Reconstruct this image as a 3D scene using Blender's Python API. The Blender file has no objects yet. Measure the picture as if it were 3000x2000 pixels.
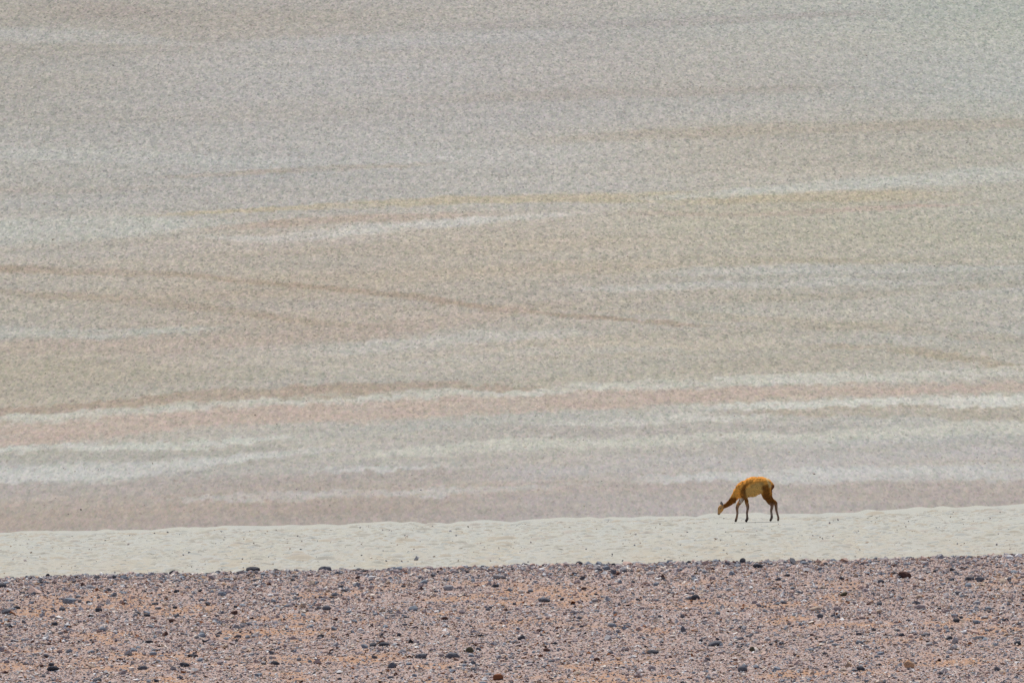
import bpy, math, random
import numpy as np
from mathutils import Vector, Matrix

random.seed(7)
rng = np.random.default_rng(7)
SC = bpy.context.scene

# ------------------------------------------------------------------ camera
F = 44118.0            # focal length in photograph pixels (3000 wide): a long telephoto
V_HOR = 646.0          # photograph row of the true horizon, hidden by the hill
EYE = 1.7
cam_data = bpy.data.cameras.new("camera")
cam = bpy.data.objects.new("camera", cam_data)
SC.collection.objects.link(cam)
cam_data.sensor_width = 36.0
cam_data.lens = 36.0 * F / 3000.0
cam_data.clip_start = 1.0
cam_data.clip_end = 6000.0
cam.location = (0, 0, EYE)
cam.rotation_euler = (math.pi / 2 - (1000.0 - V_HOR) / F, 0, 0)
SC.camera = cam

# ------------------------------------------------------------------ sky and sun
SUN_EL, SUN_AZ = math.radians(64), math.radians(-14)    # azimuth measured from +Y towards +X
w = bpy.data.worlds.new("World"); SC.world = w
w.use_nodes = True
nt = w.node_tree
bg = nt.nodes["Background"]
sky = nt.nodes.new("ShaderNodeTexSky")
sky.sky_type = 'NISHITA'
sky.sun_disc = False
sky.sun_elevation = SUN_EL
sky.sun_rotation = SUN_AZ
sky.altitude = 3800
sky.air_density = 1.0
sky.dust_density = 0.6
nt.links.new(sky.outputs[0], bg.inputs[0])
bg.inputs[1].default_value = 0.112
sun_d = bpy.data.lights.new("sun", 'SUN')
sun_d.energy = 4.7
sun_d.angle = math.radians(0.53)
sun_d.color = (1.0, 0.945, 0.865)
sun = bpy.data.objects.new("sun", sun_d)
SC.collection.objects.link(sun)
sdir = Vector((math.sin(SUN_AZ) * math.cos(SUN_EL), math.cos(SUN_AZ) * math.cos(SUN_EL), math.sin(SUN_EL)))
sun.rotation_euler = sdir.to_track_quat('Z', 'Y').to_euler()
sun.location = (0, 60, 60)

SC.view_settings.view_transform = 'Standard'
SC.view_settings.look = 'None'
SC.view_settings.exposure = 0.0
SC.view_settings.gamma = 1.0
SC.view_settings.use_curve_mapping = False
SC.render.engine = 'CYCLES'
SC.cycles.use_denoising = False
SC.cycles.max_bounces = 5
SC.cycles.volume_bounces = 1

ALB = 0.66    # measured once: sunlit ground colour as displayed (linear) -> base colour

# ------------------------------------------------------------------ helpers
def lin(c):
    c = np.asarray(c, float) / 255.0
    return np.where(c <= 0.04045, c / 12.92, ((c + 0.055) / 1.055) ** 2.4)

def _hash(ix, iy, seed):
    h = (ix.astype(np.int64) * 374761393 + iy.astype(np.int64) * 668265263 + seed * 1442695041) & 0xFFFFFFFF
    h = ((h ^ (h >> 13)) * 1274126177) & 0xFFFFFFFF
    return ((h ^ (h >> 16)) & 0xFFFFFF) / float(0xFFFFFF)

def vnoise(x, y, seed=0):
    x = np.asarray(x, float); y = np.asarray(y, float)
    ix = np.floor(x); iy = np.floor(y)
    fx = x - ix; fy = y - iy
    fx = fx * fx * (3 - 2 * fx); fy = fy * fy * (3 - 2 * fy)
    a = _hash(ix, iy, seed); b = _hash(ix + 1, iy, seed)
    c = _hash(ix, iy + 1, seed); d = _hash(ix + 1, iy + 1, seed)
    return (a + (b - a) * fx) * (1 - fy) + (c + (d - c) * fx) * fy

def fbm(x, y, seed=0, octv=4, gain=0.5):
    s = 0; a = 1.0; t = 0
    for k in range(octv):
        s = s + a * vnoise(x * 2 ** k + 17.3 * k, y * 2 ** k - 9.1 * k, seed + 31 * k)
        t += a; a *= gain
    return s / t * 2 - 1        # about -1..1

def sstep(a, b, x):
    t = np.clip((x - a) / (b - a), 0, 1)
    return t * t * (3 - 2 * t)

def link(o, parent=None):
    SC.collection.objects.link(o)
    if parent is not None: o.parent = parent
    return o

def mesh_np(name, verts, faces, mat, smooth=False, col=None, attr="tint"):
    verts = np.ascontiguousarray(verts, dtype=np.float32)
    faces = np.ascontiguousarray(faces, dtype=np.int32)
    n = faces.shape[1]
    me = bpy.data.meshes.new(name)
    me.vertices.add(len(verts)); me.vertices.foreach_set("co", verts.ravel())
    me.loops.add(faces.size); me.loops.foreach_set("vertex_index", faces.ravel())
    me.polygons.add(len(faces))
    me.polygons.foreach_set("loop_start", np.arange(0, faces.size, n, dtype=np.int32))
    me.polygons.foreach_set("loop_total", np.full(len(faces), n, dtype=np.int32))
    me.polygons.foreach_set("use_smooth", np.full(len(faces), smooth, dtype=bool))
    me.update(calc_edges=True)
    if col is not None:
        ca = me.color_attributes.new(attr, 'FLOAT_COLOR', 'POINT')
        c4 = np.ones((len(verts), 4), dtype=np.float32); c4[:, :3] = col
        ca.data.foreach_set("color", c4.ravel())
    if mat is not None: me.materials.append(mat)
    return me

def grid_faces(nr, nc):
    i = np.arange(nr - 1)[:, None] * nc + np.arange(nc - 1)[None, :]
    return np.stack([i, i + 1, i + nc + 1, i + nc], -1).reshape(-1, 4)

# nodes --------------------------------------------------------------
class NT:
    def __init__(self, name, rough=0.95, spec=0.15):
        self.m = bpy.data.materials.new(name); self.m.use_nodes = True
        self.t = self.m.node_tree; self.b = self.t.nodes["Principled BSDF"]
        self.b.inputs["Roughness"].default_value = rough
        self.b.inputs["Specular IOR Level"].default_value = spec
    def n(self, kind, **kw):
        nd = self.t.nodes.new(kind)
        for k, v in kw.items(): setattr(nd, k, v)
        return nd
    def l(self, a, b): self.t.links.new(a, b)
    def coord(self, scale, src='Object'):
        tc = self.n("ShaderNodeTexCoord"); mp = self.n("ShaderNodeMapping")
        self.l(tc.outputs[src], mp.inputs[0]); mp.inputs['Scale'].default_value = scale
        return mp.outputs[0]
    def noise(self, vec, scale=1.0, detail=2.0, rough=0.5):
        nd = self.n("ShaderNodeTexNoise"); self.l(vec, nd.inputs['Vector'])
        nd.inputs['Scale'].default_value = scale; nd.inputs['Detail'].default_value = detail
        nd.inputs['Roughness'].default_value = rough
        return nd.outputs['Fac'], nd.outputs['Color']
    def rng(self, fac, a, b, c, d):
        nd = self.n("ShaderNodeMapRange"); self.l(fac, nd.inputs[0])
        for i, v in enumerate((a, b, c, d)): nd.inputs[i + 1].default_value = v
        return nd.outputs[0]
    def mix(self, fac, a, b, blend='MIX'):
        nd = self.n("ShaderNodeMix", data_type='RGBA', blend_type=blend)
        for sock, v in ((nd.inputs[0], fac), (nd.inputs[6], a), (nd.inputs[7], b)):
            if hasattr(v, 'is_linked'): self.l(v, sock)
            elif isinstance(v, (int, float)): sock.default_value = v
            else: sock.default_value = (*v, 1)
        return nd.outputs[2]
    def ramp(self, fac, stops, interp='LINEAR'):
        nd = self.n("ShaderNodeValToRGB"); self.l(fac, nd.inputs[0])
        cr = nd.color_ramp; cr.interpolation = interp
        while len(cr.elements) < len(stops): cr.elements.new(0.5)
        for e, (p, c) in zip(cr.elements, stops):
            e.position = p; e.color = (*[float(v) for v in c], 1)
        return nd.outputs[0]
    def bump(self, h, strength, dist):
        nd = self.n("ShaderNodeBump"); self.l(h, nd.inputs['Height'])
        nd.inputs['Strength'].default_value = strength; nd.inputs['Distance'].default_value = dist
        self.l(nd.outputs[0], self.b.inputs['Normal'])
    def base(self, c): self.l(c, self.b.inputs['Base Color'])

# ------------------------------------------------------------------ terrain heights (z relative to the eye)
Z_ANIMAL = -(1528 - V_HOR) / F * 300.0
X_ANIMAL = (2206 - 1500) / F * 300.0

def z_plain(x, d):
    z = Z_ANIMAL + 0.0272 * (np.clip(x, -40, 40) - X_ANIMAL)
    s = np.maximum(d - 306.0, 0)
    return z - 0.0009 * np.minimum(s, 45) ** 2 - 0.081 * np.maximum(s - 45, 0)

RIDGE_D = 90.0
def z_front(x, d):
    xc = np.clip(x, -12, 12)
    s = d - RIDGE_D
    up, dn = 0.055, -0.13
    a, b = -1.2, 1.0
    k = (dn - up) / (b - a)
    sm = np.clip(s, a, b)
    z = up * np.minimum(s, a) + dn * np.maximum(s - b, 0)
    z = z + up * (sm - a) + 0.5 * k * (sm - a) ** 2
    z = z - 2.013 + 0.0226 * xc
    # the hollow between the photographer and the rise
    near = -EYE - 0.0105 * np.maximum(d, 0)
    t = sstep(62, 76, d)
    return near * (1 - t) + np.maximum(z, near - 0.6) * t

def bumps_front(x, d):
    return 0.016 * fbm(x / 0.9, d / 1.6, 3, 3) + 0.006 * fbm(x / 0.18, d / 0.3, 5, 2)

def z_near(x, d):
    return np.maximum(z_front(x, d) + bumps_front(x, d), z_plain(x, d) - 0.3 * (d < 118))

def plain_bumps(X, D):
    b = 0.030 * fbm(X / 0.8, D / 9.0, 21, 2) + 0.016 * fbm(X / 0.24, D / 4.5, 22, 1) + 0.05 * fbm(X / 3.5, D / 60, 23, 1) + sstep(299, 306, D) * (0.045 * fbm(X / 1.1, D / 60, 24, 2) + 0.030 * fbm(X / 0.26, D / 40, 25, 1))
    calm = np.hypot(X - X_ANIMAL, (D - 300) / 2.0)
    b = b * (0.25 + 0.75 * sstep(0.5, 1.6, calm))
    b = b * sstep(200, 250, D)
    return b - 0.055 * sstep(302.5, 307, D)

def z_hill(x, d):
    a = np.maximum(d - 480.0, 0)
    s = 0.16
    return -16.0 + s * (a - 120.0 * (1 - np.exp(-a / 120.0)))

# ================================================================== hillside
# colour of the soils, in the photograph's coordinates (u, v); every band is mapped
# once onto the slope itself and stays there
def hill_colour(u, v):
    # broad base tones (u, v, colour, reach)
    ctrl = [(0, 0, (175, 170, 163)), (700, 0, (178, 172, 166)), (1500, 0, (182, 178, 174)), (2300, 0, (183, 183, 178)),
            (3000, 0, (180, 185, 178)), (0, 250, (176, 172, 167)), (800, 250, (184, 180, 177)), (1500, 250, (184, 180, 178)),
            (2300, 250, (186, 183, 178)), (3000, 250, (184, 186, 181)), (0, 500, (181, 179, 175)), (800, 500, (184, 181, 178)),
            (1500, 500, (187, 184, 180)), (2300, 450, (187, 181, 171)), (3000, 450, (184, 181, 171)), (0, 720, (182, 176, 168)),
            (700, 760, (188, 178, 166)), (1500, 720, (191, 181, 168)), (2300, 680, (187, 181, 168)), (3000, 680, (184, 182, 172)),
            (0, 960, (182, 176, 166)), (700, 950, (187, 176, 165)), (1500, 950, (187, 178, 168)), (2300, 950, (184, 178, 167)),
            (3000, 950, (183, 180, 172)), (0, 1150, (183, 176, 164)), (1000, 1100, (187, 180, 169)), (2000, 1080, (187, 181, 169)),
            (3000, 1080, (188, 184, 176)), (0, 1350, (186, 184, 179)), (1000, 1300, (187, 184, 178)), (2000, 1300, (188, 185, 180)),
            (3000, 1280, (188, 186, 180)), (0, 1520, (176, 165, 160)), (900, 1490, (178, 167, 162)), (1800, 1470, (183, 173, 169)),
            (3000, 1440, (181, 171, 166))]
    num = np.zeros(u.shape + (3,)); den = np.zeros(u.shape)
    for cu, cv, c in ctrl:
        r2 = ((u - cu) / 420.0) ** 2 + ((v - cv) / 105.0) ** 2
        wt = np.exp(-r2) + 1e-5 / (1 + r2)
        num += wt[..., None] * np.asarray(c, float); den += wt
    col = num / den[..., None]
    tilt = u * 0.030
    # ragged edges: every soil margin wanders
    wob = 11 * fbm(u / 260, v / 60, 41, 3) + 8 * fbm(u / 46, v / 14, 42, 2) + 6.0 * fbm(u / 16, v / 8, 47, 1)
    # faint streaks that run along the strata everywhere
    st = fbm(u / 1100, (v + tilt) / 26, 43, 3)
    st2 = fbm(u / 500, (v + tilt) / 11, 44, 2)
    lower = sstep(300, 1150, v)
    st3 = fbm(u / 750, (v + tilt * 1.3) / 44, 48, 3)
    col += ((3.0 + 3.5 * lower) * st + 2.2 * lower * st2)[..., None] * np.array([1.0, 1.0, 1.02])
    col += ((1.5 + 2.0 * lower) * fbm(u / 900, (v + tilt) / 40, 45, 2))[..., None] * np.array([1.1, 0.0, -1.3])
    col += ((2.5 + 1.0 * lower) * st3)[..., None]
    vv = v + wob * (0.4 + 0.6 * sstep(850, 1150, v))
    S = 3000.0 / 2352.0
    # (points on the band's middle, half thickness at those points, colour, strength, edge softness)
    B = [
     ([(0, 530), (300, 520), (560, 512)], [30, 26, 8], (192, 194, 188), .75, .7),
     ([(380, 492), (700, 476), (1000, 463), (1300, 455), (1600, 455), (2150, 450)], [3, 7, 9, 11, 14, 10], (193, 180, 155), .8, .6),
     ([(430, 528), (800, 503), (1100, 494)], [4, 9, 6], (188, 166, 152), .65, .7),
     ([(480, 545), (620, 548), (850, 526), (1050, 510), (1300, 493)], [4, 9, 11, 9, 6], (207, 206, 203), .72, .95),
     ([(250, 580), (620, 560), (900, 548)], [10, 16, 6], (190, 181, 176), .5, .8),
     ([(1500, 455), (1900, 428), (2352, 394)], [5, 12, 17], (198, 200, 194), .72, .9),
     ([(1500, 490), (1800, 492), (2020, 478), (2200, 470)], [4, 5, 6, 3], (190, 163, 156), .7, .6),
     ([(1500, 500), (1900, 512), (2352, 540)], [30, 40, 40], (188, 182, 164), .5, .9),
     ([(0, 350), (300, 360), (700, 375)], [12, 16, 10], (188, 190, 187), .6, .9),
     ([(0, 80), (250, 85), (420, 100)], [16, 15, 5], (187, 187, 186), .6, .9),
     ([(560, 105), (900, 95), (1300, 80)], [14, 18, 12], (188, 187, 188), .6, .9),
     ([(150, 20), (400, 35)], [26, 10], (172, 161, 156), .6, .9),
     ([(400, 405), (700, 390), (1000, 376)], [4, 7, 4], (178, 165, 152), .6, .7),
     ([(0, 440), (350, 430)], [8, 5], (178, 166, 156), .5, .8),
     ([(1000, 230), (1300, 218), (1900, 200)], [8, 12, 10], (176, 167, 160), .5, .9),
     ([(1250, 322), (1700, 300), (2352, 285)], [8, 14, 12], (178, 167, 153), .55, .9),
     ([(1050, 62), (1500, 55), (2000, 30)], [9, 10, 6], (173, 166, 164), .6, .9),
     ([(0, 618), (200, 624), (400, 629), (700, 656), (950, 680), (1150, 711), (1300, 724), (1650, 748)], [8, 7, 6, 6, 7, 6, 5, 3], (171, 152, 135), .68, .9),
     ([(0, 668), (300, 690), (500, 708), (680, 738), (900, 752)], [8, 10, 9, 8, 5], (174, 158, 142), .6, .9),
     ([(0, 598), (300, 600), (520, 608)], [10, 9, 4], (196, 186, 172), .5, .8),
     ([(0, 766), (250, 768), (480, 756)], [12, 11, 6], (192, 193, 187), .75, .7),
     ([(0, 800), (400, 795), (700, 775), (950, 748), (1250, 705)], [16, 18, 22, 20, 10], (190, 173, 161), .6, .9),
     ([(1350, 665), (1650, 655), (1900, 645), (2100, 650)], [6, 10, 9, 5], (196, 195, 191), .7, .7),
     ([(1550, 625), (1900, 618), (2352, 608)], [10, 12, 10], (193, 194, 192), .6, .8),
     ([(1600, 590), (1900, 600), (2352, 606)], [4, 6, 5], (177, 168, 150), .5, .7),
     ([(1700, 690), (2000, 676), (2352, 650)], [9, 9, 6], (178, 170, 154), .5, .8),
     ([(1200, 705), (1550, 720), (1900, 745), (2352, 780)], [4, 7, 10, 10], (178, 168, 152), .5, .8),
     ([(780, 800), (1100, 775), (1350, 765)], [12, 14, 6], (194, 192, 186), .7, .8),
     ([(900, 835), (1300, 805), (1600, 800)], [6, 9, 5], (193, 190, 184), .5, .8),
     ([(1900, 795), (2050, 802), (2352, 842)], [5, 8, 8], (174, 160, 140), .65, .7),
     ([(0, 850), (400, 862), (700, 850)], [14, 16, 8], (180, 173, 158), .5, .9),
     ([(0, 944), (300, 922), (450, 905), (700, 893), (1000, 887), (1350, 895)], [5, 8, 13, 13, 11, 5], (177, 160, 146), .85, .4),
     ([(0, 960), (300, 947), (600, 925), (900, 917), (1150, 904), (1400, 888), (1800, 874), (2352, 848)], [11, 12, 12, 10, 7, 12, 11, 12], (204, 203, 194), .88, .4),
     ([(0, 1000), (400, 966), (800, 945), (1200, 930), (1600, 908), (2000, 893), (2352, 885)], [26, 24, 22, 22, 20, 14, 9], (196, 176, 165), .85, .6),
     ([(1600, 938), (1950, 926), (2352, 914)], [5, 10, 13], (212, 212, 205), .95, .45),
     ([(1700, 950), (2000, 945), (2352, 947)], [5, 12, 17], (180, 170, 156), .8, .5),
     ([(0, 1030), (250, 1025), (500, 1018), (700, 1008)], [7, 8, 8, 4], (203, 205, 198), .85, .5),
     ([(700, 1000), (1000, 975), (1300, 957), (1650, 943)], [8, 10, 11, 8], (184, 183, 177), .75, .6),
     ([(1250, 975), (1500, 966), (1750, 958)], [3, 8, 4], (207, 206, 199), .85, .5),
     ([(0, 1053), (300, 1047), (550, 1034), (750, 1022)], [11, 12, 9, 3], (179, 176, 168), .8, .5),
     ([(900, 1005), (1150, 995), (1400, 985), (1650, 985), (1950, 976)], [10, 15, 14, 10, 7], (181, 175, 170), .75, .6),
     ([(0, 1090), (250, 1084), (400, 1072), (550, 1053), (760, 1036)], [21, 20, 15, 10, 5], (204, 205, 202), .78, .85),
     ([(500, 1085), (800, 1060), (1000, 1042)], [12, 14, 8], (190, 187, 180), .6, .8),
     ([(850, 1045), (1100, 1025), (1350, 1017), (1700, 1003), (2000, 1000), (2352, 980)], [8, 14, 13, 9, 12, 18], (203, 202, 192), .85, .55),
     ([(0, 1122), (350, 1122), (600, 1105), (850, 1088), (1150, 1082)], [14, 15, 12, 10, 4], (179, 170, 166), .85, .5),
     ([(700, 1088), (860, 1076), (1010, 1072)], [2, 5, 3], (202, 201, 199), .8, .5),
     ([(760, 1100), (1000, 1092), (1250, 1085)], [8, 9, 5], (179, 170, 166), .7, .6),
     ([(400, 1148), (620, 1140), (900, 1133), (1100, 1123), (1350, 1110)], [4, 9, 8, 9, 5], (197, 193, 191), .8, .6),
     ([(1150, 1085), (1450, 1068), (1800, 1055), (2352, 1040)], [16, 20, 16, 14], (190, 186, 186), .75, .8),
     ([(1450, 1045), (1900, 1035), (2352, 1015)], [9, 10, 8], (181, 176, 172), .5, .8),
     ([(1500, 1100), (1750, 1090), (2000, 1086), (2352, 1084)], [5, 14, 21, 19], (202, 202, 201), .88, .6),
     ([(1300, 1125), (1650, 1112), (1850, 1122), (2100, 1130), (2352, 1128)], [8, 10, 15, 20, 20], (181, 171, 167), .85, .5),
    ]
    for pts, th, c, al, soft in B:
        pu = np.array([p[0] for p in pts]) * S; pv = np.array([p[1] for p in pts]) * S
        ht = np.array(th) * S
        yc = np.interp(u, pu, pv)
        sl0 = (pv[1] - pv[0]) / (pu[1] - pu[0]); sl1 = (pv[-1] - pv[-2]) / (pu[-1] - pu[-2])
        yc = np.where(u < pu[0], pv[0] + (u - pu[0]) * sl0, yc)
        yc = np.where(u > pu[-1], pv[-1] + (u - pu[-1]) * sl1, yc)
        h = np.interp(u, pu, ht)
        edge_l = 1.0 if pts[0][0] <= 0 else sstep(pu[0] - 160, pu[0] + 120, u)
        edge_r = 1.0 if pts[-1][0] >= 2352 else sstep(pu[-1] + 160, pu[-1] - 120, u) if False else (1 - sstep(pu[-1] - 120, pu[-1] + 160, u)) if pts[-1][0] < 2352 else 1.0
        q = np.abs(vv - yc) / np.maximum(h, 1)
        wgt = 1 - sstep(1 - soft * 0.55, 1 + soft * 0.55, q)
        patch = np.clip(0.86 + 0.6 * fbm(u / 150, v / 16, int(pv[0]) + 60, 4), 0.3, 1)
        wgt = wgt * edge_l * edge_r * al * patch
        col = col * (1 - wgt[..., None]) + np.asarray(c, float) * wgt[..., None]
    return col

def hill_material():
    k = NT("hill_soil", 1.0, 0.05)
    at = k.n("ShaderNodeAttribute"); at.attribute_name = "tint"
    v1 = k.coord((2.6, 0.0, 4.4)); f1, c1 = k.noise(v1, 1.0, 4.0, 0.68)
    v2 = k.coord((9.0, 0.0, 12.0)); f2, c2 = k.noise(v2, 1.0, 2.0, 0.7)
    g1 = k.rng(f1, 0.25, 0.75, 0.80, 1.20)
    g2 = k.rng(f2, 0.25, 0.75, 0.88, 1.12)
    # single stones and crumbs of the desert pavement
    vo = k.n("ShaderNodeTexVoronoi"); k.l(k.coord((11.0, 0.0, 15.0)), vo.inputs['Vector']); vo.inputs['Scale'].default_value = 1.0
    vs = k.n("ShaderNodeSeparateColor"); k.l(vo.outputs['Color'], vs.inputs[0])
    g3 = k.ramp(vs.outputs[0], [(0, (0.70,) * 3), (0.14, (0.90,) * 3), (0.6, (1.02,) * 3), (1.0, (1.19,) * 3)])
    tc = k.n("ShaderNodeTexCoord"); sz = k.n("ShaderNodeSeparateXYZ"); k.l(tc.outputs['Object'], sz.inputs[0])
    coarse = k.rng(sz.outputs['Z'], -11.0, -2.0, 0.30, 0.95)
    c = k.mix(k.rng(coarse, 0.0, 1.0, 0.55, 1.0), at.outputs['Color'], k.mix(1.0, at.outputs['Color'], g1, 'MULTIPLY'))
    c = k.mix(coarse, c, k.mix(1.0, c, g2, 'MULTIPLY'))
    c = k.mix(coarse, c, k.mix(1.0, c, g3, 'MULTIPLY'))
    tintn = k.mix(0.22, (0.5, 0.5, 0.5), k.mix(0.35, c1, vo.outputs['Color']))
    c = k.mix(0.6, c, tintn, 'SOFT_LIGHT')
    # sparse dark scrub and rock flecks
    v3 = k.coord((4.6, 0.0, 7.5)); f3, _ = k.noise(v3, 1.0, 1.0, 0.5)
    dk = k.rng(f3, 0.62, 0.77, 0.0, 0.46)
    c = k.mix(dk, c, (0.19, 0.145, 0.12))
    k.base(c)
    return k.m

def build_hill():
    us = np.concatenate([np.linspace(-60000, -1400, 14), np.arange(-1200, 4201, 5.0), np.linspace(4400, 63000, 14)])
    dd = np.linspace(440, 560, 10)[:-1]
    # rows evenly spread over the slope that shows
    dfine = np.linspace(560, 800, 4000)
    vf = V_HOR - z_hill(0, dfine) / dfine * F
    vt = np.arange(vf[0], -160, -5.0)
    dm = np.interp(-vt, -vf, dfine)
    de = np.linspace(dm[-1] + 2, 1300, 36)
    d = np.concatenate([dd, dm, de])
    U, D = np.meshgrid(us, d)
    X = (U - 1500.0) / F * D
    z0 = z_hill(X, D)
    Vp = V_HOR - z0 / D * F
    rel = 0.05 * fbm(X / 2.6, z0 / 0.25, 11, 3) + 0.020 * fbm(X / 0.45, z0 / 0.10, 12, 2)
    Z = z0 + np.where((D > 555) & (D < 850), rel, 0)
    # low hills rising farther out
    Z = Z + np.where(D > 850, 1.0, 0) * 3 * fbm(X / 90, D / 90, 13, 2) * sstep(850, 950, D)
    col = hill_colour(U, Vp)
    m = col.mean(-1, keepdims=True)
    col = m + (col - m) * 0.87 + np.array([3.2, 2.9, -2.6])
    col += (4.0 * fbm(U / 800, Vp / 90, 49, 3) * (1 - sstep(900, 1300, Vp)))[..., None]
    col = np.clip(col, 0, 255)
    verts = np.stack([X, D, Z + EYE], -1).reshape(-1, 3)
    me = mesh_np("hillside", verts, grid_faces(len(d), len(us)), hill_material(), True, (lin(col) * ALB).reshape(-1, 3))
    o = link(bpy.data.objects.new("hillside", me)); o['kind'] = 'structure'
    return o

# ================================================================== pale flat
def plain_material():
    k = NT("pale_sand", 1.0, 0.05)
    v1 = k.coord((5.0, 0.16, 0.0)); f1, c1 = k.noise(v1, 1.0, 4.0, 0.66)
    v2 = k.coord((18.0, 0.5, 0.0)); f2, c2 = k.noise(v2, 1.0, 2.0, 0.7)
    v3 = k.coord((1.1, 0.03, 0.0)); f3, c3 = k.noise(v3, 1.0, 2.0)
    A = ALB
    a = tuple(lin((208, 206, 192)) * A); b = tuple(lin((206, 195, 174)) * A); g = tuple(lin((205, 206, 197)) * A)
    # warmer earth towards the near side of the flat, bleached crust near its crest
    tc = k.n("ShaderNodeTexCoord"); sx = k.n("ShaderNodeSeparateXYZ"); k.l(tc.outputs['Object'], sx.inputs[0])
    far = k.rng(sx.outputs['Y'], 264.0, 296.0, 0.0, 1.0)
    warm = k.mix(far, b, a)
    c = k.mix(k.rng(f3, 0.35, 0.65, 0.0, 0.75), warm, g)
    c = k.mix(1.0, c, k.rng(f1, 0.25, 0.75, 0.94, 1.05), 'MULTIPLY')
    c = k.mix(1.0, c, k.rng(f2, 0.25, 0.75, 0.97, 1.03), 'MULTIPLY')
    c = k.mix(0.6, c, k.mix(0.08, (0.5, 0.5, 0.5), c1), 'SOFT_LIGHT')
    k.base(c)
    return k.m

def build_plain():
    us = np.concatenate([np.linspace(-400, -26, 12), np.arange(-25, 25.01, 0.075), np.linspace(26, 400, 12)])
    d = np.concatenate([np.linspace(112, 248, 40)[:-1], np.arange(248, 300, 0.5), np.arange(300, 326, 0.25), np.linspace(326, 445, 20)])
    X, D = np.meshgrid(us, d)
    base = z_plain(X, D)
    base = np.where(D > 380, np.maximum(base, -16.02 - 0 * D), base)
    b = plain_bumps(X, D)
    Z = base + b
    verts = np.stack([X, D, Z + EYE], -1).reshape(-1, 3)
    me = mesh_np("pale_sand_flat", verts, grid_faces(len(d), len(us)), plain_material(), True)
    o = link(bpy.data.objects.new("pale_sand_flat", me)); o['kind'] = 'structure'
    return o

# ================================================================== near stony rise
def ground_material():
    k = NT("stony_soil", 1.0, 0.1)
    v1 = k.coord((1.6, 0.9, 1.6)); f1, c1 = k.noise(v1, 1.0, 3.0, 0.6)
    v2 = k.coord((90.0, 40.0, 90.0)); f2, c2 = k.noise(v2, 1.0, 2.0, 0.6)
    v3 = k.coord((28.0, 9.0, 28.0)); f3, c3 = k.noise(v3, 1.0, 2.0, 0.6)
    g = (0.40, 0.325, 0.30)
    at = k.n("ShaderNodeAttribute"); at.attribute_name = "tint"; c = at.outputs['Color']
    c = k.mix(k.rng(f3, 0.45, 0.7, 0.0, 0.8), c, g)
    c = k.mix(1.0, c, k.rng(f2, 0.3, 0.7, 0.65, 1.3), 'MULTIPLY')
    k.base(c)
    k.bump(f2, 0.6, 0.01)
    return k.m

def soil_patch(x, d):
    return sstep(0.06, 0.48, fbm(x / 0.38, d / 0.5, 71, 4)) * (1 - 0.8 * sstep(87.0, 89.2, d))

def build_ground():
    us = np.concatenate([np.linspace(-300, -7.5, 14), np.arange(-7, 7.01, 0.05), np.linspace(7.5, 300, 14)])
    d = np.concatenate([np.linspace(-60, 76, 40), np.arange(77, 94, 0.06), np.linspace(94.5, 135, 20)])
    X, D = np.meshgrid(us, d)
    Z = z_near(X, D)
    Z = np.where(D > 128, z_plain(X, D) - 0.35, Z)
    verts = np.stack([X, D, Z + EYE], -1).reshape(-1, 3)
    pt = soil_patch(X, D).reshape(-1, 1)
    soil = np.array([0.39, 0.292, 0.255]) * (1 - pt) + np.array([0.41, 0.248, 0.155]) * pt
    me = mesh_np("stony_ground", verts, grid_faces(len(d), len(us)), ground_material(), True, soil)
    o = link(bpy.data.objects.new("stony_ground", me)); o['kind'] = 'structure'
    return o

# ------------------------------------------------------------------ stones
def ico(sub):
    import bmesh
    bm = bmesh.new(); bmesh.ops.create_icosphere(bm, subdivisions=sub, radius=1.0)
    v = np.array([p.co[:] for p in bm.verts]); f = np.array([[q.index for q in p.verts] for p in bm.faces])
    bm.free(); return v, f

def rough_stone(sub, seed, amp=0.24, flat=0.62):
    r = np.random.default_rng(seed)
    v, f = ico(sub)
    # chop the ball with random planes: an angular, frost-split stone
    for _ in range(9):
        n = r.normal(size=3); n /= np.linalg.norm(n)
        h = r.uniform(0.62, 0.95)
        p = v @ n
        v = v - np.maximum(p - h, 0)[:, None] * n
    v = v * (1 + amp * 0.35 * r.normal(size=(len(v), 1)))
    v = v * np.array([1.0, r.uniform(0.7, 1.0), flat * r.uniform(0.8, 1.2)])
    v = v / np.abs(v[:, 0]).max()
    return v, f

def octa(seed):
    r = np.random.default_rng(seed)
    v = np.array([[1, 0, 0], [-1, 0, 0], [0, 1, 0], [0, -1, 0], [0, 0, 1], [0, 0, -1.0]])
    v = v * r.uniform(0.6, 1.0, size=(6, 1)) + r.normal(size=(6, 3)) * 0.16
    f = np.array([[0, 2, 4], [2, 1, 4], [1, 3, 4], [3, 0, 4], [2, 0, 5], [1, 2, 5], [3, 1, 5], [0, 3, 5]])
    v[:, 2] *= 0.7
    return v, f

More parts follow.
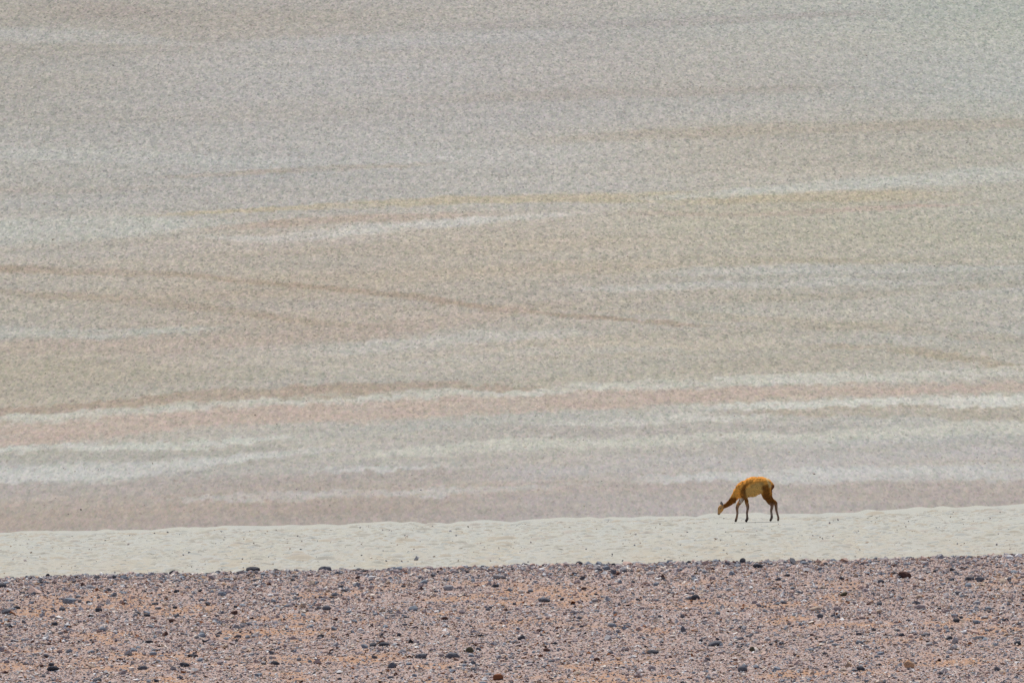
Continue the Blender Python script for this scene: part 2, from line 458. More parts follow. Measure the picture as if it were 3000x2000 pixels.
def scatter(name, shapes, pos, size, mat, label, cat, tiltmax=0.5, zsink=0.25):
    n = len(pos); which = rng.integers(0, len(shapes), n)
    VV, FF, off = [], [], 0
    for s, (v, f) in enumerate(shapes):
        ids = np.where(which == s)[0]
        if not len(ids): continue
        m = len(ids)
        yaw = rng.uniform(0, 2 * math.pi, m); t1 = rng.normal(0, tiltmax, m) * 0.6; t2 = rng.normal(0, tiltmax, m) * 0.6
        sc = size[ids][:, None] * np.stack([np.ones(m), rng.uniform(0.75, 1.0, m), rng.uniform(0.7, 1.15, m)], -1)
        p = v[None] * sc[:, None, :]
        cx, sx = np.cos(t1)[:, None], np.sin(t1)[:, None]
        y = p[..., 1] * cx - p[..., 2] * sx; z = p[..., 1] * sx + p[..., 2] * cx; x = p[..., 0]
        cy, sy = np.cos(t2)[:, None], np.sin(t2)[:, None]
        x, z = x * cy + z * sy, -x * sy + z * cy
        cz, sz = np.cos(yaw)[:, None], np.sin(yaw)[:, None]
        x, y = x * cz - y * sz, x * sz + y * cz
        P = np.stack([x, y, z], -1) + pos[ids][:, None, :]
        P[..., 2] += (size[ids] * (0.6 - zsink - 0.1))[:, None]
        VV.append(P.reshape(-1, 3))
        FF.append((f[None] + (np.arange(m) * len(v))[:, None, None]).reshape(-1, 3) + off)
        off += m * len(v)
    me = mesh_np(name, np.concatenate(VV), np.concatenate(FF), mat)
    o = link(bpy.data.objects.new(name, me))
    o['kind'] = 'stuff'; o['label'] = label; o['category'] = cat
    return o

PAL = dict(lilac=(0.40, 0.325, 0.31), grey=(0.37, 0.35, 0.35), blue=(0.25, 0.275, 0.305), dark=(0.07, 0.07, 0.08),
           slate=(0.14, 0.14, 0.155), brown=(0.11, 0.055, 0.042), rust=(0.25, 0.095, 0.04), orange=(0.58, 0.34, 0.19), ochre=(0.48, 0.32, 0.21),
           cream=(0.72, 0.62, 0.53), pink=(0.54, 0.385, 0.32), tan=(0.48, 0.37, 0.28), olive=(0.10, 0.085, 0.05), white=(0.75, 0.72, 0.69))

def gravel_material(name, weights):
    k = NT(name, 0.9, 0.2)
    g = k.n("ShaderNodeNewGeometry")
    tot = sum(x for _, x in weights); acc = 0; stops = []
    for nm, x in weights:
        stops.append((acc / tot, PAL[nm])); acc += x
    c = k.ramp(g.outputs['Random Per Island'], stops, 'CONSTANT')
    f, cc = k.noise(k.coord((120, 120, 120)), 1.0, 2.0)
    c = k.mix(1.0, c, k.rng(f, 0.3, 0.7, 0.72, 1.25), 'MULTIPLY')
    k.base(c)
    return k.m

def stone_material(nm):
    k = NT("stone_" + nm, 0.9, 0.2)
    f, cc = k.noise(k.coord((70, 70, 90)), 1.0, 3.0, 0.6)
    f2, _ = k.noise(k.coord((16, 16, 16)), 1.0, 2.0, 0.6)
    c0 = np.array(PAL[nm])
    c = k.mix(k.rng(f2, 0.35, 0.65, 0, 1), tuple(c0 * 0.86), tuple(c0 * 1.08 + 0.012))
    c = k.mix(1.0, c, k.rng(f, 0.3, 0.7, 0.75, 1.2), 'MULTIPLY')
    k.base(c); k.bump(f, 0.4, 0.004)
    return k.m

def zg(x, d): return z_near(np.asarray(x, float), np.asarray(d, float)) + EYE

def front_hit(u, v):
    """where the sight line through a photograph pixel meets the stony rise"""
    d = np.linspace(78, 90.6, 2600); x = (u - 1500) / F * d
    z = (V_HOR - v) / F * d
    g = z_front(x, d)
    below = np.where(z <= g)[0]
    i = below[0] if len(below) else int(np.argmin(z - g))
    return float(x[i]), float(d[i])

def build_gravel():
    def chip(seed):
        q = np.random.default_rng(seed)
        v = np.array([[1, 0, -.3], [0, 1, -.3], [-1, 0, -.3], [0, -1, -.3], [0, 0, .62]])
        v = v * q.uniform(0.6, 1.0, size=(5, 1)) + q.normal(size=(5, 3)) * 0.17
        return v, np.array([[0, 1, 4], [1, 2, 4], [2, 3, 4], [3, 0, 4]])
    shapes_f = [chip(100 + i) for i in range(16)]
    shapes_m = [rough_stone(1, 200 + i, 0.2, 0.6) for i in range(14)]     # 42 vertices each
    # low-poly middle stones: the 20-face ball
    def ico20(seed):
        r = np.random.default_rng(seed); v, f = ico(1)
        # subdivisions=1 in bmesh is the plain icosahedron
        v = v * (1 + 0.22 * r.normal(size=(len(v), 1)))
        return v * np.array([1, r.uniform(0.7, 1), r.uniform(0.45, 0.75)]), f
    shapes_m = [ico20(300 + i) for i in range(16)]
    n = 370000
    x = rng.uniform(-5.6, 5.6, n); d = rng.uniform(79.8, 91.2, n)
    keep = rng.uniform(size=n) < (0.98 - 0.48 * soil_patch(x, d)) * (1 - 0.45 * sstep(3.3, 3.8, np.abs(x)))
    x, d = x[keep], d[keep]
    s = 0.0060 * np.exp(rng.normal(0, 0.45, len(x)))
    scatter("gravel", shapes_f, np.stack([x, d, zg(x, d)], -1), s,
            gravel_material("gravel_chips", [('pink', 34), ('lilac', 18), ('grey', 13), ('tan', 13), ('cream', 18), ('blue', 6), ('slate', 5), ('ochre', 10), ('rust', 7), ('white', 18), ('brown', 4)]),
            "fine pinkish grey gravel covering the stony rise below the sand", "gravel")
    n = 38000
    x = rng.uniform(-5.6, 5.6, n); d = rng.uniform(79.5, 91.4, n)
    dens = 0.14 + 0.42 * sstep(-0.3, 0.5, fbm(x / 0.7, d / 1.1, 72, 3)) * (1 - 0.7 * soil_patch(x, d)) + 0.5 * sstep(87.2, 89.4, d)
    keep = rng.uniform(size=n) < dens
    x, d = x[keep], d[keep]
    xr = rng.uniform(-5.6, 5.6, 1500); dr = rng.uniform(88.8, 90.2, 1500)
    x = np.concatenate([x, xr]); d = np.concatenate([d, dr])
    s = np.clip(0.0115 * np.exp(rng.normal(0, 0.38, len(x))), 0.006, 0.028)
    s[-1500:] *= 1.25
    scatter("pebbles", shapes_m, np.stack([x, d, zg(x, d)], -1), s,
            gravel_material("pebble_mix", [('lilac', 27), ('grey', 23), ('blue', 17), ('slate', 10), ('pink', 14), ('cream', 7), ('dark', 4), ('brown', 2), ('tan', 5), ('ochre', 3), ('white', 3)]),
            "loose grey and lilac pebbles strewn over the stony rise", "pebbles")

STONES = [  # u, v, width px, height px, colour, label
 (2650, 1691, 36, 19, 'brown', "largest dark reddish brown rock, just under the ridge line beyond the vicuna"),
 (2840, 1698, 26, 13, 'dark', "flat black stone just under the ridge near the reddish brown rock"),
 (2663, 1958, 32, 22, 'orange', "bright orange tan stone low on the stony rise"),
 (1459, 1985, 30, 20, 'rust', "rounded rust brown stone at the bottom edge of the gravel"),
 (1376, 1908, 26, 17, 'olive', "olive black stone right above the long blue grey slab"),
 (1327, 1926, 44, 17, 'slate', "long blue grey slab of stone lying low on the gravel"),
 (1236, 1927, 38, 15, 'slate', "dark wedge shaped stone beside the long blue grey slab"),
 (1149, 1954, 24, 17, 'slate', "squat round grey stone below a dark wedge shaped stone"),
 (1125, 1895, 30, 13, 'dark', "low dark stone with a small white stone at its side"),
 (1160, 1892, 16, 8, 'white', "small white stone beside a low dark stone"),
 (1595, 1758, 34, 13, 'slate', "flat dark grey stone in the middle of the stony rise"),
 (1463, 1700, 40, 13, 'grey', "broad flat grey stone just under the middle of the ridge"),
 (1453, 1722, 20, 9, 'dark', "small black stone below the broad flat grey stone"),
 (1210, 1786, 28, 15, 'blue', "knobbly blue grey stone midway up the gravel"),
 (1312, 1730, 30, 15, 'grey', "pale grey knobbly stone a little below the ridge"),
 (1089, 1696, 24, 10, 'white', "white flat stone under the ridge, at some distance from the vicuna"),
 (1057, 1852, 20, 9, 'white', "tiny white stone midway down the gravel"),
 (1914, 1910, 32, 12, 'dark', "flat dark stone low on the gravel straight below the vicuna's head"),
 (1795, 1836, 28, 12, 'blue', "smooth blue grey stone halfway down the gravel"),
 (2176, 1965, 30, 18, 'slate', "dark grey stone at the bottom straight below the vicuna"),
 (2144, 1961, 28, 14, 'cream', "pale cream grey stone next to a dark stone at the bottom"),
 (2712, 1862, 26, 10, 'slate', "lens shaped blue black stone midway below the reddish brown rock"),
 (2204, 1907, 16, 18, 'olive', "upright olive brown stone low on the gravel"),
 (2389, 1789, 36, 12, 'tan', "flat beige stone in an orange patch of soil"),
 (2095, 1887, 40, 14, 'slate', "wide grey stone low on the gravel under the vicuna's forelegs"),
 (2472, 1747, 26, 12, 'olive', "olive dark stone in the orange soil left of the reddish brown rock"),
 (2219, 1664, 30, 12, 'dark', "black stone on the ridge directly below the vicuna"),
 (2176, 1647, 18, 16, 'dark', "small upright black stone standing on the ridge beneath the vicuna"),
 (742, 1673, 40, 19, 'dark', "largest black stone breaking the ridge line against the pale sand"),
 (506, 1675, 20, 13, 'dark', "small black stone on the ridge, second along from the frame edge"),
 (638, 1671, 26, 13, 'slate', "dark humped stone on the ridge between two black stones"),
 (952, 1671, 36, 19, 'slate', "broad dark grey stone on the ridge"),
 (140, 1684, 14, 12, 'dark', "little black stone on the ridge near the frame edge"),
 (6, 1720, 28, 12, 'dark', "black flat stone cut by the frame edge under the ridge"),
 (204, 1766, 42, 17, 'blue', "wide blue grey stone upslope near the frame edge"),
 (18, 1796, 30, 15, 'slate', "dark slate stone near the frame edge, midway down"),
 (430, 1803, 20, 9, 'dark', "small black lens shaped stone of a close pair"),
 (405, 1797, 16, 8, 'slate', "small slate stone touching a black lens shaped one"),
 (155, 1967, 36, 13, 'dark', "long black stone at the bottom near the frame corner"),
 (119, 1955, 18, 9, 'brown', "small brown stone above the long black stone"),
 (449, 1924, 24, 11, 'blue', "bright blue grey stone low on the gravel"),
 (565, 1926, 32, 8, 'dark', "thin flat black stone low on the gravel"),
 (540, 1955, 28, 12, 'dark', "black rounded stone below the thin flat black one"),
 (417, 1963, 30, 12, 'slate', "low slate grey stone at the bottom of the gravel"),
 (806, 1949, 26, 11, 'dark', "lone black stone near the bottom of the gravel"),
 (436, 1887, 22, 9, 'dark', "dark stone above the bright blue grey stone"),
 (957, 1785, 26, 14, 'slate', "dark grey stone alone midway up the gravel"),
 (650, 1742, 24, 14, 'blue', "humped blue grey stone a little under the ridge"),
 (504, 1825, 24, 13, 'brown', "brownish purple stone midway on the pinkish gravel"),
 (882, 1902, 14, 9, 'cream', "small cream stone low on the gravel"),
 (559, 1973, 22, 8, 'cream', "flat cream stone at the bottom edge"),
 (1361, 1661, 26, 11, 'white', "whitish stone sitting on the middle of the ridge"),
 (1697, 1648, 20, 12, 'dark', "dark stone poking up from the ridge ahead of the vicuna"),
 (1706, 1700, 18, 12, 'dark', "dark pointed stone under the ridge ahead of the vicuna"),
 (2710, 1672, 18, 10, 'cream', "peach cream stone right above the reddish brown rock"),
 (2871, 1702, 26, 15, 'slate', "slate stone beside the flat black one under the ridge"),
 (2803, 1821, 20, 12, 'dark', "dark stone on orange soil below the flat black one"),
 (2861, 1825, 24, 12, 'blue', "blue grey stone next to a dark one on orange soil"),
 (2782, 1876, 20, 11, 'dark', "small black stone near a flat slate slab"),
 (2867, 1872, 36, 10, 'slate', "flat slate slab low on the gravel by the frame edge"),
 (2982, 1891, 24, 12, 'dark', "dark stone at the frame edge low on the gravel"),
 (2695, 1782, 34, 15, 'lilac', "lilac slab with a dark broken end"),
 (2402, 1811, 20, 13, 'slate', "roundish slate stone under the flat beige stone"),
 (2002, 1853, 14, 20, 'slate', "narrow upright slate stone midway on the gravel"),
]

NAMED = {(2650, 1691): "large reddish brown rock", (2663, 1958): "bright orange tan stone", (1459, 1985): "rust brown stone", (1376, 1908): "olive black stone",
 (1327, 1926): "long blue grey slab", (1149, 1954): "squat round grey stone", (1125, 1895): "low dark stone with white neighbour", (1595, 1758): "flat dark central stone",
 (1463, 1700): "broad flat grey stone", (1210, 1786): "knobbly blue grey stone", (1914, 1910): "flat dark stone below the vicuna's head", (1795, 1836): "smooth blue grey stone",
 (2176, 1965): "dark grey bottom stone below the vicuna", (2712, 1862): "lens shaped blue black stone", (2204, 1907): "upright olive brown stone", (2389, 1789): "flat beige stone",
 (2095, 1887): "wide grey stone under the vicuna", (742, 1673): "largest black ridge stone", (952, 1671): "broad dark ridge stone", (204, 1766): "wide blue grey stone",
 (18, 1796): "dark slate stone at the edge", (430, 1803): "black lens shaped stone", (155, 1967): "long black corner stone", (449, 1924): "bright blue grey stone",
 (565, 1926): "thin flat black stone", (806, 1949): "lone black stone", (957, 1785): "lone dark grey stone", (650, 1742): "humped blue grey stone", (504, 1825): "brownish purple stone",
 (1057, 1852): "tiny white stone", (1706, 1700): "dark pointed stone", (2840, 1698): "flat black ridge stone", (2803, 1821): "dark stone on orange soil",
 (2867, 1872): "flat slate slab", (2695, 1782): "lilac slab", (2002, 1853): "narrow upright slate stone", (2472, 1747): "olive dark stone", (2144, 1961): "pale cream grey stone"}

def name_small(small):
    """each small stone is told by the marked stone it lies next to, where that singles it out"""
    cand = {}
    for i, (u, v, kind, o) in enumerate(small):
        for (a, b), nm in NAMED.items():
            dx, dy = u - a, (v - b) * 2.2
            rel = ("right of" if dx > 0 else "left of") if abs(dx) > abs(dy) else ("nearer than" if dy > 0 else "beyond")
            cand.setdefault((kind, rel, nm), []).append((math.hypot(dx, dy), i))
    options = []
    for (kind, rel, nm), lst in cand.items():
        lst.sort()
        for k_, (dist, i) in enumerate(lst[:3]):
            options.append((dist + 60 * k_, i, kind, rel, nm, k_))
    options.sort(); done = set()
    for dist, i, kind, rel, nm, k_ in options:
        if i in done or dist > 420: continue
        done.add(i)
        small[i][3]['label'] = ("", "second ", "third ")[k_] + kind + " " + rel + " the " + nm

def build_stones():
    mats = {k: stone_material(k) for k in PAL}
    bases = []
    for i in range(14):
        v, f = rough_stone(2, 500 + i, 0.10, 0.75)
        v = v / np.ptp(v[:, 0]) ; h = np.ptp(v[:, 2])
        bases.append((v, f, h))
    meshes = {}; last = [None]
    def place(u, v, w_, h_, cname, label, group, i):
        x, d = front_hit(u, v)
        px = d / F
        bv, bf, bh = bases[i % len(bases)]
        key = (i % len(bases), cname)
        if key not in meshes:
            meshes[key] = mesh_np("stone", bv, bf, mats[cname])
        o = link(bpy.data.objects.new("stone", meshes[key]))
        wx = w_ * px * 1.05; hz = h_ * px * 1.25
        yaw = rng.uniform(-0.5, 0.5)
        o.scale = (wx, wx * rng.uniform(0.7, 1.0), hz / bh)
        o.rotation_euler = (rng.normal(0, 0.12), rng.normal(0, 0.12), yaw + (math.pi if rng.uniform() < .5 else 0))
        o.location = (x, d, float(zg(x, d)) + hz * 0.30)
        o['label'] = label; o['category'] = 'stone'; o['group'] = group
        last[0] = o
    for i, (u, v, a, b, c, lab) in enumerate(STONES):
        place(u, v, a, b, c, lab, "larger stones on the stony rise", i)
    taken = [(s[0], s[1]) for s in STONES]
    kinds = [('slate', 28, "small slate grey stone, one of many alike among the gravel"),
             ('dark', 18, "small near black stone, one of many alike among the gravel"),
             ('blue', 26, "small blue grey stone, one of many alike among the gravel"),
             ('lilac', 22, "small lilac grey stone, one of many alike among the gravel"),
             ('brown', 6, "small dark brown stone, one of many alike among the gravel"),
             ('cream', 6, "small pale cream stone, one of many alike among the gravel"),
             ('tan', 5, "small tan stone, one of many alike among the gravel")]
    wts = np.array([k[1] for k in kinds], float); wts /= wts.sum()
    left = 298 - len(STONES); tries = 0
    small = []
    while left > 0 and tries < 20000:
        tries += 1
        u = rng.uniform(-20, 3020)
        top = 1692 - 62 * u / 3000
        v = top + 9 + (1998 - top) * rng.uniform(0, 1) ** 1.25
        if any(abs(u - a) < 30 and abs(v - b) < 12 for a, b in taken): continue
        taken.append((u, v)); left -= 1
        kd = kinds[rng.choice(len(kinds), p=wts)]
        ww = np.clip(13.5 * math.exp(rng.normal(0, 0.28)), 9, 25)
        small.append((u, v, kd[2].split(',')[0], SC.collection, None))
        place(u, v, ww, ww * rng.uniform(0.4, 0.68), kd[0], kd[2], kd[2].split(",")[0].replace("small ", "small ").replace("stone", "stones") + " among the gravel", int(rng.integers(0, 14)))
        small[-1] = (u, v, kd[2].split(',')[0], last[0])
    name_small(small)

# ------------------------------------------------------------------ flecks of rock on the flat and on the hillside
def build_far_flecks():
    sh = [octa(700 + i) for i in range(8)]
    n = 22000
    x = rng.uniform(-19, 19, n); d = 252 + 56.5 * rng.uniform(0, 1, n) ** 0.8
    ok = np.hypot(x - X_ANIMAL, (d - 300) / 4) > 1.0
    x, d = x[ok], d[ok]
    s = 0.066 * np.exp(rng.normal(0, 0.5, len(x)))
    k = NT("crust_clod", 1.0, 0.05)
    g = k.n("ShaderNodeNewGeometry")
    A = ALB
    tones = [(212, 211, 200), (206, 202, 187), (210, 206, 190), (205, 196, 178), (200, 200, 190), (215, 213, 202), (206, 199, 186), (194, 190, 177), (207, 207, 198)]
    k.base(k.ramp(g.outputs['Random Per Island'], [(q / len(tones), lin(t) * A * 1.06) for q, t in enumerate(tones)], 'CONSTANT'))
    def mound(seed):
        q = np.random.default_rng(seed); m = 7
        a = np.arange(m) / m * 2 * math.pi
        v = [[math.cos(t) * q.uniform(.7, 1.1), math.sin(t) * q.uniform(.7, 1.1), -.10] for t in a]
        v += [[math.cos(t) * .5 * q.uniform(.6, 1.2), math.sin(t) * .5 * q.uniform(.6, 1.2), q.uniform(.07, .14)] for t in a] + [[0, 0, .16]]
        f = []
        for e in range(m):
            e2 = (e + 1) % m
            f += [[e, e2, m + e2], [e, m + e2, m + e], [m + e, m + e2, 2 * m]]
        return np.array(v), np.array(f)
    mounds = [mound(800 + i) for i in range(14)]
    o = scatter("crust_clods", mounds, np.stack([x, d, z_plain(x, d) + plain_bumps(x, d) + EYE - s * 0.20], -1), s, k.m,
            "low pale mounds of salty crust covering the sand flat", "crust", 0.03)
    o.data.polygons.foreach_set("use_smooth", np.ones(len(o.data.polygons), bool))
    n = 2600
    x = rng.uniform(-22, 22, n); d = rng.uniform(255, 307, n)
    z = z_plain(x, d) + EYE
    s = 0.013 * np.exp(rng.normal(0, 0.5, n))
    scatter("scattered_pebbles", sh, np.stack([x, d, z + plain_bumps(x, d) + 0.008], -1), s,
            gravel_material("flat_pebbles", [('grey', 30), ('tan', 30), ('lilac', 20), ('slate', 14), ('cream', 20)]),
            "sparse grey pebbles scattered across the pale sand flat", "pebbles")
    n = 4000
    d = 575 + 205 * rng.uniform(0, 1, n); x = rng.uniform(-0.055, 0.055, n) * d
    z = z_hill(x, d) + EYE
    s = 0.030 * np.exp(rng.normal(0, 0.35, n))
    sh = [(v * np.array([1, 1, 0.5]), f) for v, f in sh]
    scatter("scattered_rocks", sh, np.stack([x, d, z], -1), s,
            gravel_material("hill_rocks", [('grey', 20), ('lilac', 26), ('tan', 30), ('pink', 25), ('cream', 15)]),
            "small dull rocks scattered over the banded hillside", "rocks")

# ================================================================== vicuna
def build_vicuna():
    PX = 1.0 / 1152.0
    def P(zx, zy, y=0.0): return Vector(((zx - 1300) * PX, y, (1322 - zy) * PX))
    def loft(chain, seg=18):
        """chain: (zx, zy, radius in the side plane, radius across, y)"""
        pts = [P(c[0], c[1], c[4]) for c in chain]
        # spline the chain for smooth limbs
        m = len(chain); arr = np.array([[*p, c[2] * PX, c[3] * PX] for p, c in zip(pts, chain)])
        out = []
        for i in range(m - 1):
            p0 = arr[max(i - 1, 0)]; p1 = arr[i]; p2 = arr[i + 1]; p3 = arr[min(i + 2, m - 1)]
            for t in np.linspace(0, 1, 5)[:-1]:
                out.append(0.5 * ((2 * p1) + (-p0 + p2) * t + (2 * p0 - 5 * p1 + 4 * p2 - p3) * t * t + (-p0 + 3 * p1 - 3 * p2 + p3) * t ** 3))
        out.append(arr[-1]); out = np.array(out)
        V, Fc = [], []
        for i, r in enumerate(out):
            a = out[max(i - 1, 0)][:3]; b = out[min(i + 1, len(out) - 1)][:3]
            t = Vector(b - a).normalized()
            side = Vector((0, 1, 0)); side = (side - t * side.dot(t)).normalized()
            nrm = t.cross(side)
            for k in range(seg):
                th = 2 * math.pi * k / seg
                V.append(Vector(r[:3]) + nrm * (math.cos(th) * max(r[3], .004)) + side * (math.sin(th) * max(r[4], .004)))
        for i in range(len(out) - 1):
            for k in range(seg):
                a = i * seg + k; b = i * seg + (k + 1) % seg
                Fc.append((a, b, b + seg, a + seg))
        n0 = len(V); V.append(Vector(out[0][:3])); V.append(Vector(out[-1][:3]))
        L = (len(out) - 1) * seg
        for k in range(seg):
            Fc.append((n0, (k + 1) % seg, k)); Fc.append((n0 + 1, L + k, L + (k + 1) % seg))
        return V, Fc
    NEAR, FARY = -0.085, 0.085
    chains = [
     # trunk
     [(945, 640, 62, 60, 0), (990, 600, 135, 95, 0), (1060, 578, 178, 130, 0), (1160, 560, 202, 165, 0), (1280, 522, 230, 188, 0),
      (1410, 490, 205, 186, 0), (1530, 466, 172, 172, 0), (1630, 470, 138, 145, 0), (1700, 490, 88, 105, 0), (1735, 505, 40, 55, 0)],
     # neck
     [(1060, 570, 120, 100, 0), (985, 625, 112, 84, 0), (915, 700, 98, 72, 0), (855, 785, 82, 62, 0), (790, 868, 70, 54, 0), (705, 935, 54, 48, 0), (630, 968, 50, 44, 0), (590, 975, 46, 42, 0)],
     # head
     [(618, 965, 36, 40, 0), (580, 985, 62, 48, 0), (556, 1030, 70, 46, 0), (540, 1075, 54, 38, 0), (525, 1112, 38, 31, 0), (514, 1145, 30, 27, 0), (510, 1162, 18, 18, 0)],
     # near foreleg
     [(1075, 560, 80, 50, -0.07), (1090, 640, 78, 52, -0.085), (1115, 725, 62, 46, NEAR), (1140, 810, 46, 38, NEAR), (1165, 900, 40, 34, NEAR), (1178, 975, 40, 33, NEAR), (1176, 1030, 31, 27, NEAR), (1162, 1120, 27, 24, NEAR), (1166, 1200, 27, 24, NEAR), (1168, 1245, 33, 27, NEAR), (1146, 1292, 31, 28, NEAR), (1130, 1318, 28, 26, NEAR)],
     # far foreleg, reaching forward
     [(1080, 600, 80, 50, 0.07), (1075, 700, 70, 48, 0.085), (1060, 790, 52, 40, FARY), (1005, 872, 42, 34, FARY), (960, 940, 38, 31, FARY), (938, 1000, 38, 30, FARY), (938, 1050, 31, 27, FARY), (944, 1130, 27, 24, FARY), (930, 1215, 27, 24, FARY), (918, 1262, 30, 26, FARY), (906, 1302, 29, 27, FARY), (900, 1326, 25, 25, FARY)],
     # near hind leg
     [(1590, 480, 120, 70, -0.08), (1600, 590, 125, 70, -0.095), (1602, 690, 112, 62, -0.095), (1635, 780, 84, 50, NEAR), (1685, 860, 56, 40, NEAR), (1730, 922, 46, 35, NEAR), (1736, 975, 38, 31, NEAR), (1718, 1060, 29, 26, NEAR), (1726, 1150, 27, 25, NEAR), (1730, 1220, 32, 27, NEAR), (1706, 1275, 28, 26, NEAR), (1692, 1304, 24, 25, NEAR)],
     # far hind leg, trailing
     [(1600, 500, 120, 70, 0.07), (1625, 610, 120, 68, 0.085), (1650, 710, 100, 58, 0.085), (1700, 800, 72, 46, FARY), (1765, 862, 52, 38, FARY), (1822, 908, 48, 36, FARY), (1832, 975, 37, 31, FARY), (1840, 1060, 28, 25, FARY), (1862, 1145, 26, 23, FARY), (1884, 1225, 26, 24, FARY), (1880, 1275, 27, 25, FARY), (1874, 1302, 22, 24, FARY)],
     # tail
     [(1690, 440, 40, 40, 0), (1735, 470, 38, 34, 0), (1755, 515, 33, 30, 0), (1745, 565, 24, 22, 0), (1725, 600, 12, 12, 0)],
     # hair of the chest
     [(1010, 700, 70, 60, 0), (1030, 770, 52, 48, 0), (1042, 830, 32, 32, 0), (1045, 868, 12, 12, 0)],
     # hair under the throat
     [(850, 800, 60, 40, 0), (872, 862, 40, 32, 0), (900, 880, 14, 14, 0)],
    ]
    V, Fc = [], []
    for ch in chains:
        v, f = loft(ch); o = len(V)
        V += v; Fc += [tuple(i + o for i in q) for q in f]
    me = bpy.data.meshes.new("shape"); me.from_pydata([tuple(v) for v in V], [], Fc); me.update()
    tmp = link(bpy.data.objects.new("shape", me))
    m = tmp.modifiers.new("remesh", 'REMESH'); m.mode = 'VOXEL'; m.voxel_size = 0.0085
    m2 = tmp.modifiers.new("smooth", 'SMOOTH'); m2.iterations = 5; m2.factor = 0.5
    dg = bpy.context.evaluated_depsgraph_get()
    body = bpy.data.meshes.new_from_object(tmp.evaluated_get(dg))
    bpy.data.objects.remove(tmp); bpy.data.meshes.remove(me)
    body.name = "vicuna"
    n = len(body.vertices); co = np.zeros(n * 3, np.float32); body.vertices.foreach_get("co", co); co = co.reshape(-1, 3)
    # rough woolly fleece
    nr = np.zeros(n * 3, np.float32); body.vertices.foreach_get("normal", nr); nr = nr.reshape(-1, 3)
    zx = co[:, 0] / PX + 1300; zy = 1322 - co[:, 2] / PX
    fl = fbm(zx / 26, zy / 40 + co[:, 1] * 60, 91, 2)
    fleecy = (sstep(1040, 900, zy) if False else 1 - sstep(880, 980, zy)) * sstep(600, 760, zx)
    co = co + nr * ((fl * 0.013 + 0.012 * fbm(zx / 55, zy / 70 + co[:, 1] * 30, 93, 2)) * fleecy)[:, None].astype(np.float32)
    body.vertices.foreach_set("co", co.ravel().astype(np.float32))
    # coat: cinnamon back, paler fleece on the flank and belly, rufous neck deepened with shade, pale bib, grey-brown shanks, dark feet
    C = dict(back=(0.80, 0.335, 0.062), flank=(0.55, 0.315, 0.098), dark=(0.15, 0.05, 0.009), neck=(0.19, 0.062, 0.010), bib=(0.55, 0.47, 0.40),  # dark: mostly shade, painted over shoulder, thigh and upper legs
             shank=(0.24, 0.145, 0.10), face=(0.58, 0.31, 0.12), jaw=(0.60, 0.27, 0.05), foot=(0.07, 0.045, 0.035), rump=(0.80, 0.58, 0.26), tail=(0.20, 0.075, 0.03))
    C = {k: np.array(v) for k, v in C.items()}
    nz = fbm(zx / 60, zy / 50, 92, 3)
    col = np.tile(C['back'], (n, 1))
    def blend(c, wgt):
        nonlocal col
        wgt = np.clip(wgt, 0, 1)[:, None]; col = col * (1 - wgt) + C[c] * wgt
    # flank
    q = ((zx - 1330) / 260) ** 2 + ((zy - 600 + (zx - 1330) * 0.35) / 165) ** 2
    blend('flank', 1 - sstep(0.7, 1.3, q + 0.3 * nz))
    # shoulder: mostly shade painted into the coat, running down the foreleg
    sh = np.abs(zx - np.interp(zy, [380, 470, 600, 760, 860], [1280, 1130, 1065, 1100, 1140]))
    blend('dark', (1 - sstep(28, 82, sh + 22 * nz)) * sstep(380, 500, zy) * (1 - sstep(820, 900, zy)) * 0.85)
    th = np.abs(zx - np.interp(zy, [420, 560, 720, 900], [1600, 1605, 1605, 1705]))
    blend('dark', (1 - sstep(55, 120, th + 22 * nz)) * sstep(420, 520, zy) * 0.9)  # thigh: mostly shade painted into the coat colour
    blend('dark', sstep(1440, 1500, zx) * sstep(660, 740, zy) * 0.85)  # the painted shade carried on down the hind legs
    blend('dark', sstep(960, 985, zx) * (1 - sstep(1240, 1280, zx)) * sstep(775, 820, zy) * 0.75)  # upper forelegs, darkened with the same painted shade
    # neck and head
    along = sstep(720, 790, zy) * (1 - sstep(905, 935, zx))
    blend('neck', along)  # rufous coat, its colour darkened further to hold the neck's shade
    hd = 1 - sstep(600, 640, zx)
    blend('face', hd)
    blend('jaw', hd * sstep(545, 590, zx) * sstep(1000, 1040, zy))
    blend('foot', hd * sstep(1118, 1150, zy))
    # bib between the forelegs, and limbs
    blend('bib', (1 - sstep(50, 90, np.abs(zx - 1035))) * sstep(760, 800, zy) * (1 - sstep(880, 910, zy)) * (np.abs(co[:, 1]) < 0.055))
    legs = sstep(850, 1000, zy) * sstep(860, 900, zx)
    blend('shank', legs * 0.9)
    blend('bib', legs * sstep(0.05, 0.5, fbm(zx / 22, zy / 45, 95, 2)) * 0.35)
    blend('foot', sstep(1250, 1290, zy) * sstep(860, 880, zx))
    blend('rump', (1 - sstep(14, 46, np.abs(zx - np.interp(zy, [320, 400, 480, 560], [1610, 1650, 1690, 1690])))) * (1 - sstep(500, 560, zy)) * 0.6)
    blend('tail', sstep(1705, 1735, zx) * (1 - sstep(640, 680, zy)) * sstep(455, 490, zy))
    col = col * (1 + 0.16 * nz)[:, None]
    col = np.clip(col, 0.01, 0.9)
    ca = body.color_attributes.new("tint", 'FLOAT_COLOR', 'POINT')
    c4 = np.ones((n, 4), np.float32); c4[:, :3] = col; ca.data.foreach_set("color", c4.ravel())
    body.polygons.foreach_set("use_smooth", np.ones(len(body.polygons), bool))
    k = NT("fleece", 0.95, 0.05)
    at = k.n("ShaderNodeAttribute"); at.attribute_name = "tint"
    f, _ = k.noise(k.coord((24, 24, 15)), 1.0, 2.0, 0.5)
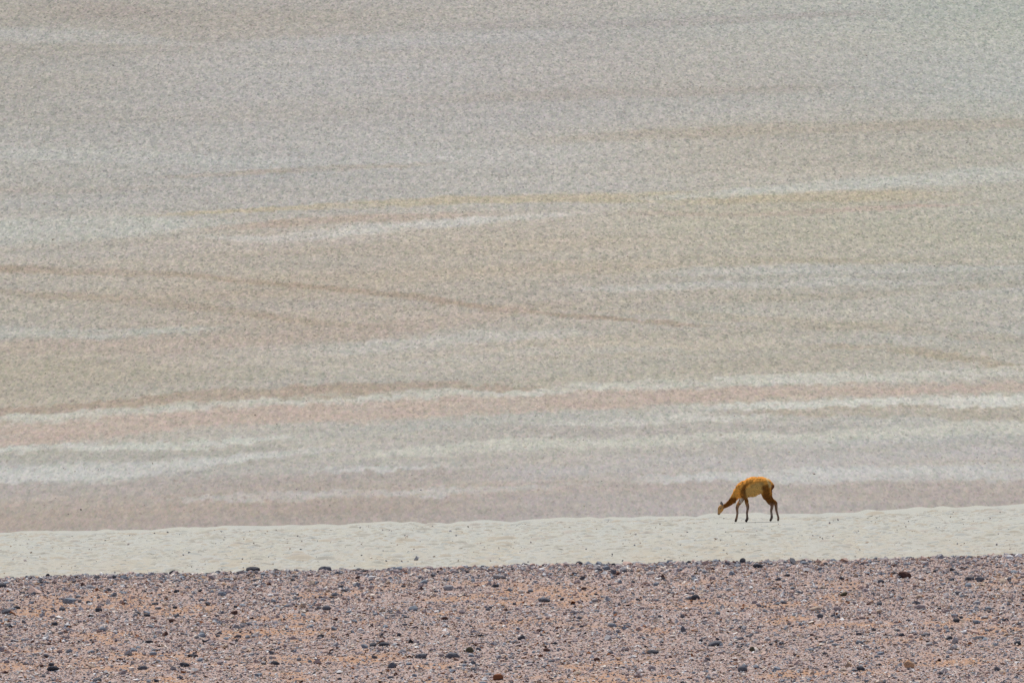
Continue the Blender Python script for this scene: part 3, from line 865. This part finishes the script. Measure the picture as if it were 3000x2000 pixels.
    c = k.mix(1.0, at.outputs['Color'], k.rng(f, 0.3, 0.7, 0.84, 1.14), 'MULTIPLY')
    k.base(c); k.bump(f, 0.15, 0.008)
    k.b.inputs['Sheen Weight'].default_value = 0.15
    k.b.inputs['Sheen Tint'].default_value = (0.9, 0.55, 0.2, 1)
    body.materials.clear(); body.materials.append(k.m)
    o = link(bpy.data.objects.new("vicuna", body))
    o['label'] = "golden brown vicuna grazing with its head lowered on the pale sand"
    o['category'] = "vicuna"
    o.location = (X_ANIMAL, 300.0, Z_ANIMAL + EYE)
    # ears and eyes
    def leaf(base, tip, wid, y, name, mat):
        b, t = P(*base, y), P(*tip, y + (0.012 if y > 0 else -0.012))
        ax = (t - b); L = ax.length; ax.normalize()
        side = Vector((0, 1, 0)).cross(ax).normalized(); out = ax.cross(side)
        V, Fc = [], []; rings, seg = 7, 8
        prof = [0.55, 0.85, 1.0, 0.95, 0.75, 0.45, 0.08]
        for i in range(rings):
            c = b + ax * (L * i / (rings - 1))
            for s in range(seg):
                a = 2 * math.pi * s / seg
                V.append(c + side * (math.cos(a) * wid * PX * prof[i]) + out * (math.sin(a) * wid * PX * 0.42 * prof[i]))
        for i in range(rings - 1):
            for s in range(seg):
                Fc.append((i * seg + s, i * seg + (s + 1) % seg, (i + 1) * seg + (s + 1) % seg, (i + 1) * seg + s))
        Fc.append(tuple(range(seg))[::-1]); Fc.append(tuple((rings - 1) * seg + s for s in range(seg)))
        mm = bpy.data.meshes.new(name); mm.from_pydata([tuple(v) for v in V], [], Fc); mm.update(); mm.materials.append(mat)
        for p in mm.polygons: p.use_smooth = True
        return link(bpy.data.objects.new(name, mm), o)
    ke = NT("ear_hair", 0.9, 0.1); ke.b.inputs['Base Color'].default_value = (0.20, 0.165, 0.15, 1)
    leaf((606, 955), (566, 842), 26, -0.024, "ear", ke.m)
    leaf((600, 960), (548, 868), 24, 0.024, "ear", ke.m)
    kd = NT("dark_eye", 0.25, 0.5); kd.b.inputs['Base Color'].default_value = (0.012, 0.008, 0.006, 1)
    iv, jf = ico(2)
    for y in (-0.041, 0.041):
        em = mesh_np("eye", iv * np.array([14, 9, 13]) * PX + np.array(P(556, 1018, y)), jf, kd.m, True)
        link(bpy.data.objects.new("eye", em), o)
    return o

build_ground()
build_plain()
build_hill()
build_vicuna()
build_gravel()
build_stones()
build_far_flecks()
